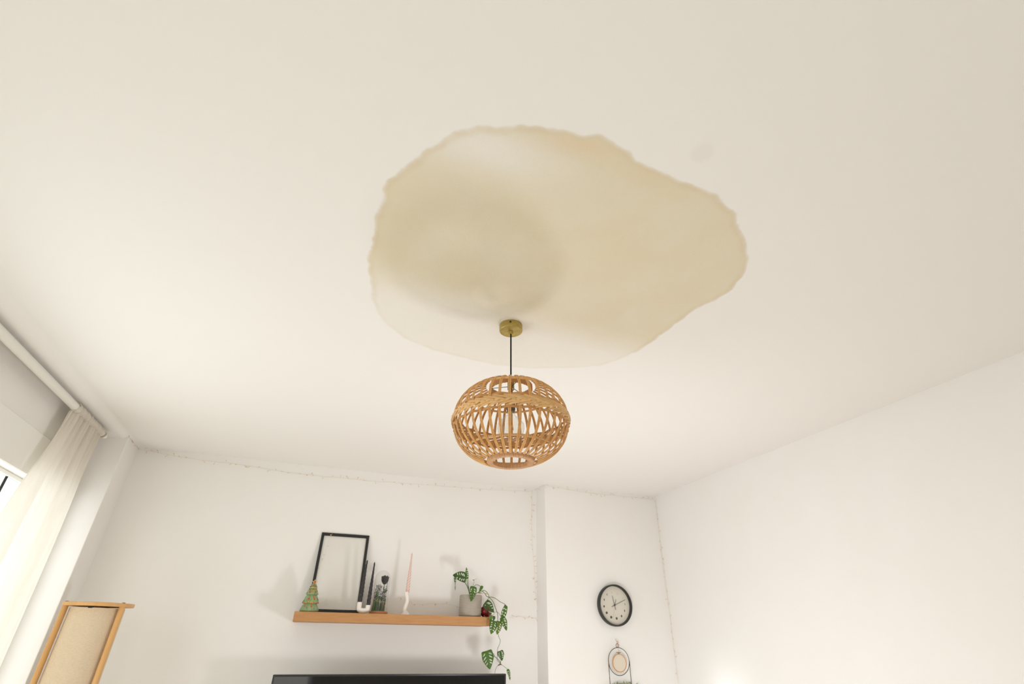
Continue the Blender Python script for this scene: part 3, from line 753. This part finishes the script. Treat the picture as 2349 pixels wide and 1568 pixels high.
# ---------------------------------------------------------------- television
tvb = mat('tv_black_plastic', '#121213', .35); scr = mat('tv_screen', '#0a0a0a', .04, spec=.4)
tvY = 3.68
pl, pr_ = atY(627, 1545.5, tvY), atY(1160.5, 1545.5, tvY)
tw = pr_.x - pl.x; tz = (pl.z + pr_.z) / 2; th = tw * .575
tv = thing('television', 'large black flat screen television below the shelf', 'television', ((pl.x + pr_.x) / 2, tvY, tz - th))
tv.rotation_euler.z = -math.atan2(0.0, 1)
MB().box((-tw / 2, 0.0, 0), (tw / 2, .028, th)).build('tv_body', tvb, tv, smooth=False, bev=.004)
MB().box((-tw / 2 + .010, -.0012, .016), (tw / 2 - .010, .0005, th - .010)).build('tv_screen', scr, tv, smooth=False)
for a_, b_ in (((-tw / 2, -.004, 0), (-tw / 2 + .0095, .001, th)), ((tw / 2 - .0095, -.004, 0), (tw / 2, .001, th)), ((-tw / 2 + .0095, -.004, th - .0095), (tw / 2 - .0095, .001, th)), ((-tw / 2 + .0095, -.004, 0), (tw / 2 - .0095, .001, .015))):
    MB().box(a_, b_).build('bezel', tvb, tv, smooth=False, bev=.0015)
MB().box((-.05, .012, .03 - (tz - th)), (.05, .026, .02)).box((-.35, -.10, -(tz - th)), (.35, .15, .03 - (tz - th))).build('tv_stand', tvb, tv, smooth=False, bev=.002)

# ---------------------------------------------------------------- clock
BY = 3.835
ck = thing('wall_clock', 'round wall clock with a black case and moon phase dial', 'clock', (2.198, BY, 1.682))
case = mat('black_clock_case', '#2a2926', .45); dialm = mat('cream_dial', '#d8d2c4', .7)
RO = .1425
cs = MB().lathe([(RO - .004, 0), (RO - .001, .004), (RO, .012), (RO, .040), (RO - .003, .0445), (RO - .008, .0455), (RO - .0095, .044), (RO - .0110, .040), (RO - .0110, .014), (.0001, .014), (.0001, 0)], 96)
co = cs.build('clock_case', case, ck, ang=50); co.rotation_euler = (pi / 2, 0, 0)
dl = MB().lathe([(.0001, .0165), (RO - .0111, .0165), (RO - .0111, .0145)], 72).build('dial', dialm, ck); dl.rotation_euler = (pi / 2, 0, 0)
inkd = mat('dial_grey_print', '#57544f', .8); inkl = mat('dial_pale_print', '#b9b2a4', .8)
phase = {0: ('c', -1, .25, 1), 1: ('o', 0, 0, 1), 2: ('c', 1, .25, 1), 3: ('c', 1, .45, 0), 4: ('c', 1, .95, 0), 5: ('c', 1, 1.5, 0), 6: ('c', 1, 1.8, 0), 7: ('f', 0, 0, 0), 8: ('f', 0, 0, 0), 9: ('c', -1, 1.55, 0), 10: ('c', -1, 1.0, 0), 11: ('c', -1, .55, 0)}
for k in range(12):
    ag = radians(30 * k - 6.5); x, z = .0885 * sin(ag), .0885 * cos(ag); kind, sd, fr_, pale_ = phase[k]; q = .0088 if k in (6, 7, 8) else .0078
    y0, y1 = -.0172, -.0162
    if kind == 'o':
        MB().tube([(q * cos(t), 0, q * sin(t)) for t in [2 * pi * i / 24 for i in range(24)]], .0005, 4, closed=True).build('moon_marker', inkl, dl).location = (0, 0, 0)
        o = dl.children[-1]; o.parent = ck; o.location = (x, y0, z); continue
    pts = []
    if kind == 'f': pts = [(q * cos(t), q * sin(t)) for t in [2 * pi * i / 24 for i in range(24)]]
    else:
        for i in range(13):
            t = -pi / 2 + pi * i / 12; pts.append((sd * q * cos(t), q * sin(t)))
        for i in range(1, 12):
            t = pi / 2 - pi * i / 12; pts.append((sd * q * cos(t) * (1 - fr_), q * sin(t)))
    n = len(pts); V = [(a_, y0, b_) for a_, b_ in pts] + [(a_, y1, b_) for a_, b_ in pts]
    o = MB().add(V, [tuple(range(n)), tuple(range(n, 2 * n))[::-1]] + [(i, (i + 1) % n, n + (i + 1) % n, n + i) for i in range(n)]).build('moon_marker', inkl if pale_ else inkd, ck, (x, 0, z), smooth=False)
def hand(name, ag, l0, l1, w, y, m):
    d = Vector((sin(radians(ag)), 0, cos(radians(ag)))); p = Vector((d.z, 0, -d.x)) * w; o_ = Vector((0, .0008, 0))
    c = Vector((0, y, 0)); V = [c - d * l0 - p, c - d * l0 + p, c + d * l1 + p * .7, c + d * l1 - p * .7]
    V = V + [v + o_ for v in V]
    return MB().add(V, [(0, 1, 2, 3), (7, 6, 5, 4), (0, 4, 5, 1), (1, 5, 6, 2), (2, 6, 7, 3), (3, 7, 4, 0)]).build(name, m, ck, smooth=False)
hand('hour_hand', -12.8, .031, .067, .0016, -.0205, inkd); hand('minute_hand', 67, .029, .104, .0016, -.0225, inkd)
hand('second_hand', -165.6, .0, .101, .0006, -.0240, inkl); hand('second_hand_tail', 20, .0, .043, .0019, -.0240, inkd)
MB().lathe([(.0001, .0165), (.006, .0165), (.006, .0250), (.005, .026), (.0001, .026)], 20).build('hand_hub', inkd, ck).rotation_euler = (pi / 2, 0, 0)

# ---------------------------------------------------------------- hanging planter with embroidery hoop
blkw = mat('black_wire', '#20221f', .45, .3)
HX, HZ, HY = 2.185, 1.32, 3.795
hp = thing('hanging_planter', 'black wire hanging planter with a ring top below the clock', 'planter', (HX, HY, HZ))
def circ(r, n=56, y=0): return [(r * cos(2 * pi * k / n), y, r * sin(2 * pi * k / n)) for k in range(n)]
MB().tube(circ(.0855), .0021, 8, closed=True).build('wire_ring', blkw, hp)
e = MB().tube(circ(.012, 24), .0016, 8, closed=True).build('hanging_eye', blkw, hp, (-.002, 0, .099))
for s in (-1, 1):
    MB().tube([(s * .086, -.002, .004), (s * .086, -.002, -.15), (s * .086, -.002, -.235)], .0021, 8).build('wire_arm', blkw, hp)
twine = mat('jute_twine', '#c39a78', .85)
tw_ = MB().tube(smooth_path([(-.004, 0, .101), (.003, -.004, .108), (-.004, .003, .118), (.002, -.003, .124), (-.006, .002, .126), (-.010, .003, .135), (-.012, .004, .142)], 5), .0018, 6)
tw_.tube(smooth_path([(-.002, -.003, .090), (-.005, -.004, .100), (.000, -.004, .112), (.004, -.003, .120)], 5), .0022, 6)
tw_.build('twine_knot', twine, hp)
MB().lathe([(.0001, -.33), (.05, -.33), (.07, -.30), (.086, -.235), (.082, -.233), (.066, -.295), (.0001, -.31)], 36).build('planter_bowl', mat('white_bowl', '#e9e4dc', .5), hp)
sucm = mat('grey_green_leaf', '#98a07c', .5, var='#a3aa88', scale=20, objvar=.12)
rr = random.Random(5)
for k in range(26):
    x = -.052 + .112 * rr.random(); y = rr.uniform(-.04, .03); top = HZ and -.128 + rr.uniform(-.018, .006)
    if k < 9: x = -.026 + .165 * k / 8; top = -.128 + rr.uniform(-.006, .005)
    if k == 2: top = -.118
    V = []; L_ = .026; wq = rr.uniform(.006, .0105); ln = rr.uniform(-.35, .35)
    for i in range(7):
        t = i / 6; q = wq * sin(pi * (.12 + .86 * t)) ; V += [(x - q + ln * L_ * t, y, top - L_ + L_ * t), (x + ln * L_ * t, y - .003, top - L_ + L_ * t), (x + q + ln * L_ * t, y, top - L_ + L_ * t)]
    o = MB().add(V, [(i * 3 + j, i * 3 + 1 + j, i * 3 + 4 + j, i * 3 + 3 + j) for i in range(6) for j in (0, 1)]).build('leaf', sucm, hp)
    o.modifiers.new('t', 'SOLIDIFY').thickness = .001
    MB().tube([(x * .5, y * .6, -.26), (x, y, top - L_ + .004)], .0012, 5).build('stem', sucm, hp)
hoopm = mat('bamboo_hoop', '#d7a36c', .45, var='#c98f58', scale=12)
eh = thing('embroidery_hoop', 'small bamboo embroidery hoop with plain beige cloth, hung inside the wire ring', 'embroidery hoop', (2.185, HY - .006, 1.310))
MB().lathe([(.0525, -.005), (.0565, -.005), (.0570, -.004), (.0570, .004), (.0565, .005), (.0525, .005)], 64, closed=True).build('hoop_ring', hoopm, eh).rotation_euler = (pi / 2, 0, 0)
MB().lathe([(.0001, .002), (.0526, .002), (.0526, -.001), (.0001, -.001)], 64).build('beige_cloth', mat('beige_linen', '#ddd1c0', .9, bump=.2, bscale=400), eh).rotation_euler = (pi / 2, 0, 0)
sm_ = mat('aged_screw_metal', '#8d7562', .4, .6)
hs_ = MB().tube([(-.019, 0, .066), (.019, 0, .064)], .0019, 8).build('hoop_screw', sm_, eh)
MB().box((-.005, -.003, .055), (-.002, .003, .067)).box((.003, -.003, .055), (.006, .003, .067)).build('screw_lug', sm_, hs_, smooth=False)
MB().tube(smooth_path([(0, -.002, .065), (-.001, -.003, .085), (-.003, -.001, .105), (-.003, .001, .108)], 4), .0011, 6).build('hanging_twine', twine, eh)

# ---------------------------------------------------------------- floor lamp
bam = mat('bamboo_pole', '#dfb074', .42, var='#d29e5c', scale=5, stretch=(6, 6, .7))
fl = thing('floor_lamp', 'bamboo floor lamp with a beige linen drum shade in the corner by the pillar', 'lamp', (-1.045, 3.55, 0))
MB().lathe([(.0001, 0), (.155, 0), (.157, .002), (.157, .015), (.155, .017), (.0001, .017)], 64).build('top_disc', bam, fl, (0, 0, 1.563))
MB().lathe([(.0001, 0), (.165, 0), (.167, .003), (.167, .022), (.165, .025), (.0001, .025)], 64).build('base_disc', bam, fl)
for k in range(3):
    a_ = radians(-28 + 118 * k) if k < 1 else (radians(208) if k == 1 else radians(90))
    x, y = .141 * cos(a_), .141 * sin(a_)
    p = MB()
    p.lathe([(.0001, .02), (.0135, .02), (.0132, .5), (.0139, .505), (.0132, .51), (.0132, 1.20), (.0141, 1.206), (.0132, 1.212), (.0132, 1.42), (.0138, 1.425), (.0132, 1.43), (.0135, 1.565)], 20)
    po = p.build('bamboo_pole', bam, fl, (x, y, 0))
    MB().lathe([(.0001, 0), (.008, 0), (.0075, .004), (.0001, .005)], 14).build('dowel_end', mat('dark_dowel', '#8d7040', .6), po, (0, 0, 1.5795))
linen = mat('natural_linen', '#eddbc0', .95, var='#e2ccae', scale=90, stretch=(1, 1, 6), bump=.5, bscale=150, spec=.1, trans=.12)
sh = MB().lathe([(.1195, .58), (.1205, .58), (.1205, 1.553), (.1195, 1.553)], 72, closed=True).build('linen_shade', linen, fl)
MB().tube([(.119 * cos(2 * pi * k / 60), .119 * sin(2 * pi * k / 60), 1.5535) for k in range(60)], .0022, 6, closed=True).build('shade_rim', mat('cream_rim', '#e8dcc4', .6), sh)
MB().lathe([(.0001, 1.5535), (.012, 1.5535), (.012, 1.563), (.0001, 1.563)], 14).build('shade_fixing', black, fl, (0, -.112, 0))

# ---------------------------------------------------------------- strings of tiny lights
wirem = mat('copper_light_wire', '#e0c9a8', .6); ledm = mat('tiny_clear_bulb', '#d8b589', .5)
def string(label, pts, seed, step=.034, sprig=.019, wr=.00055):
    rnd = random.Random(seed); P = smooth_path(pts, 5)
    t = thing('string_light', label, 'string lights', tuple(P[0]))
    o0 = P[0]; Q = [p - o0 for p in P]
    for i in range(1, len(Q) - 1): Q[i] = Q[i] + Vector((rnd.uniform(-1, 1) * .0015, 0, rnd.uniform(-1, 1) * .002))
    wm = MB(); wm.tube(Q, wr, 5); bm = MB(); acc = 0
    for a_, b_ in zip(Q, Q[1:]):
        acc += (b_ - a_).length
        if acc > step:
            acc = rnd.uniform(-.015, .01)
            d = Vector((rnd.uniform(-1, 1), -rnd.uniform(.05, .4), rnd.uniform(-1, 1))).normalized() * sprig * rnd.uniform(.7, 1.2)
            for q in range(rnd.choice((1, 1, 2))):
                d2 = d if q == 0 else d + Vector((rnd.uniform(-.006, .006), 0, rnd.uniform(-.006, .006)))
                bm.tube([a_, a_ + d2 * .5 + Vector((0, 0, .001)), a_ + d2], wr * 1.2, 4); bm.sphere(a_ + d2, .0024, 5, sc=(1, 1, 1.2))
    wm.build('light_wire', wirem, t); tag(bm.build('tiny_bulbs', ledm, t), kind='stuff')
    return t
BW, PF = 4.022, 3.783
run = [atY(x, y, PF) for x, y in ((243, 991), (262, 994), (280, 998), (295, 1003))]
run += [atX(304, 1010, -1.298), Vector((-1.297, 4.018, 2.535))]
run += [atY(x, y, BW) for x, y in ((345, 1034), (400, 1045), (480, 1057), (545, 1064), (620, 1077), (700, 1088), (800, 1098), (900, 1106), (1000, 1113), (1100, 1121), (1218, 1127))]
string('string of tiny lights along the ceiling edge of the back wall', run, 1)
string('string of tiny lights along the top of the clock wall', [Vector((1.628, 4.02, 2.545)), Vector((1.638, 3.83, 2.54))] + [atY(x, y, 3.829) for x, y in ((1262, 1115), (1300, 1121), (1342, 1129), (1400, 1135), (1450, 1140), (1501, 1145))], 2)
string('string of tiny lights falling down the recess corner to the shelf end', [atY(x, y, BW) for x, y in ((1221, 1130), (1220, 1180), (1221, 1240), (1225, 1300), (1229, 1360), (1234, 1412), (1215, 1416), (1190, 1413), (1168, 1416))], 3, .022, .020)
string('string of tiny lights falling down the corner at the right of the clock', [atY(x, y, 3.829) for x, y in ((1503, 1148), (1507, 1180), (1513, 1230), (1520, 1290), (1528, 1350), (1537, 1415), (1546, 1490), (1556, 1567))], 6, .034, .018)
def c2(x, y): return (660 + x / 6.273, 1200 + y / 6.273)
fp = []
for x, y in ((655, 95), (640, 150), (612, 205), (590, 260), (560, 350), (545, 420), (525, 480), (480, 560), (450, 650), (435, 720)):
    px, py = c2(x, y); tt = (py - 1222) / 180; fp.append(atY(px, py, 4.012 - .10 * max(0, tt) - .012))
fp[0].y -= .0; string('string of tiny lights draped over the black picture frame', fp, 7, .05, .012)
c6 = lambda x, y: (810 + x / 10.45, 1270 + y / 10.45)
string('string of tiny lights looped around the glass dome', [atY(*c6(x, y), Y) for x, y, Y in ((425, 960, 3.86), (480, 1050, 3.852), (560, 1120, 3.848), (650, 1132, 3.847), (740, 1140, 3.85), (785, 1190, 3.858), (800, 1300, 3.850), (800, 1405, 3.843))], 8, .03, .011)
string('string of tiny lights lying on the shelf against the wall behind the candlestick', [atY(*c6(x, y), 4.02) for x, y in ((960, 1110), (1080, 1060), (1190, 1030), (1330, 1120), (1500, 1200))] + [Vector((.86, 4.018, 1.66)), Vector((.97, 4.018, 1.655)), Vector((1.06, 4.018, 1.63)), Vector((1.2, 4.018, 1.600))], 9, .06, .012)
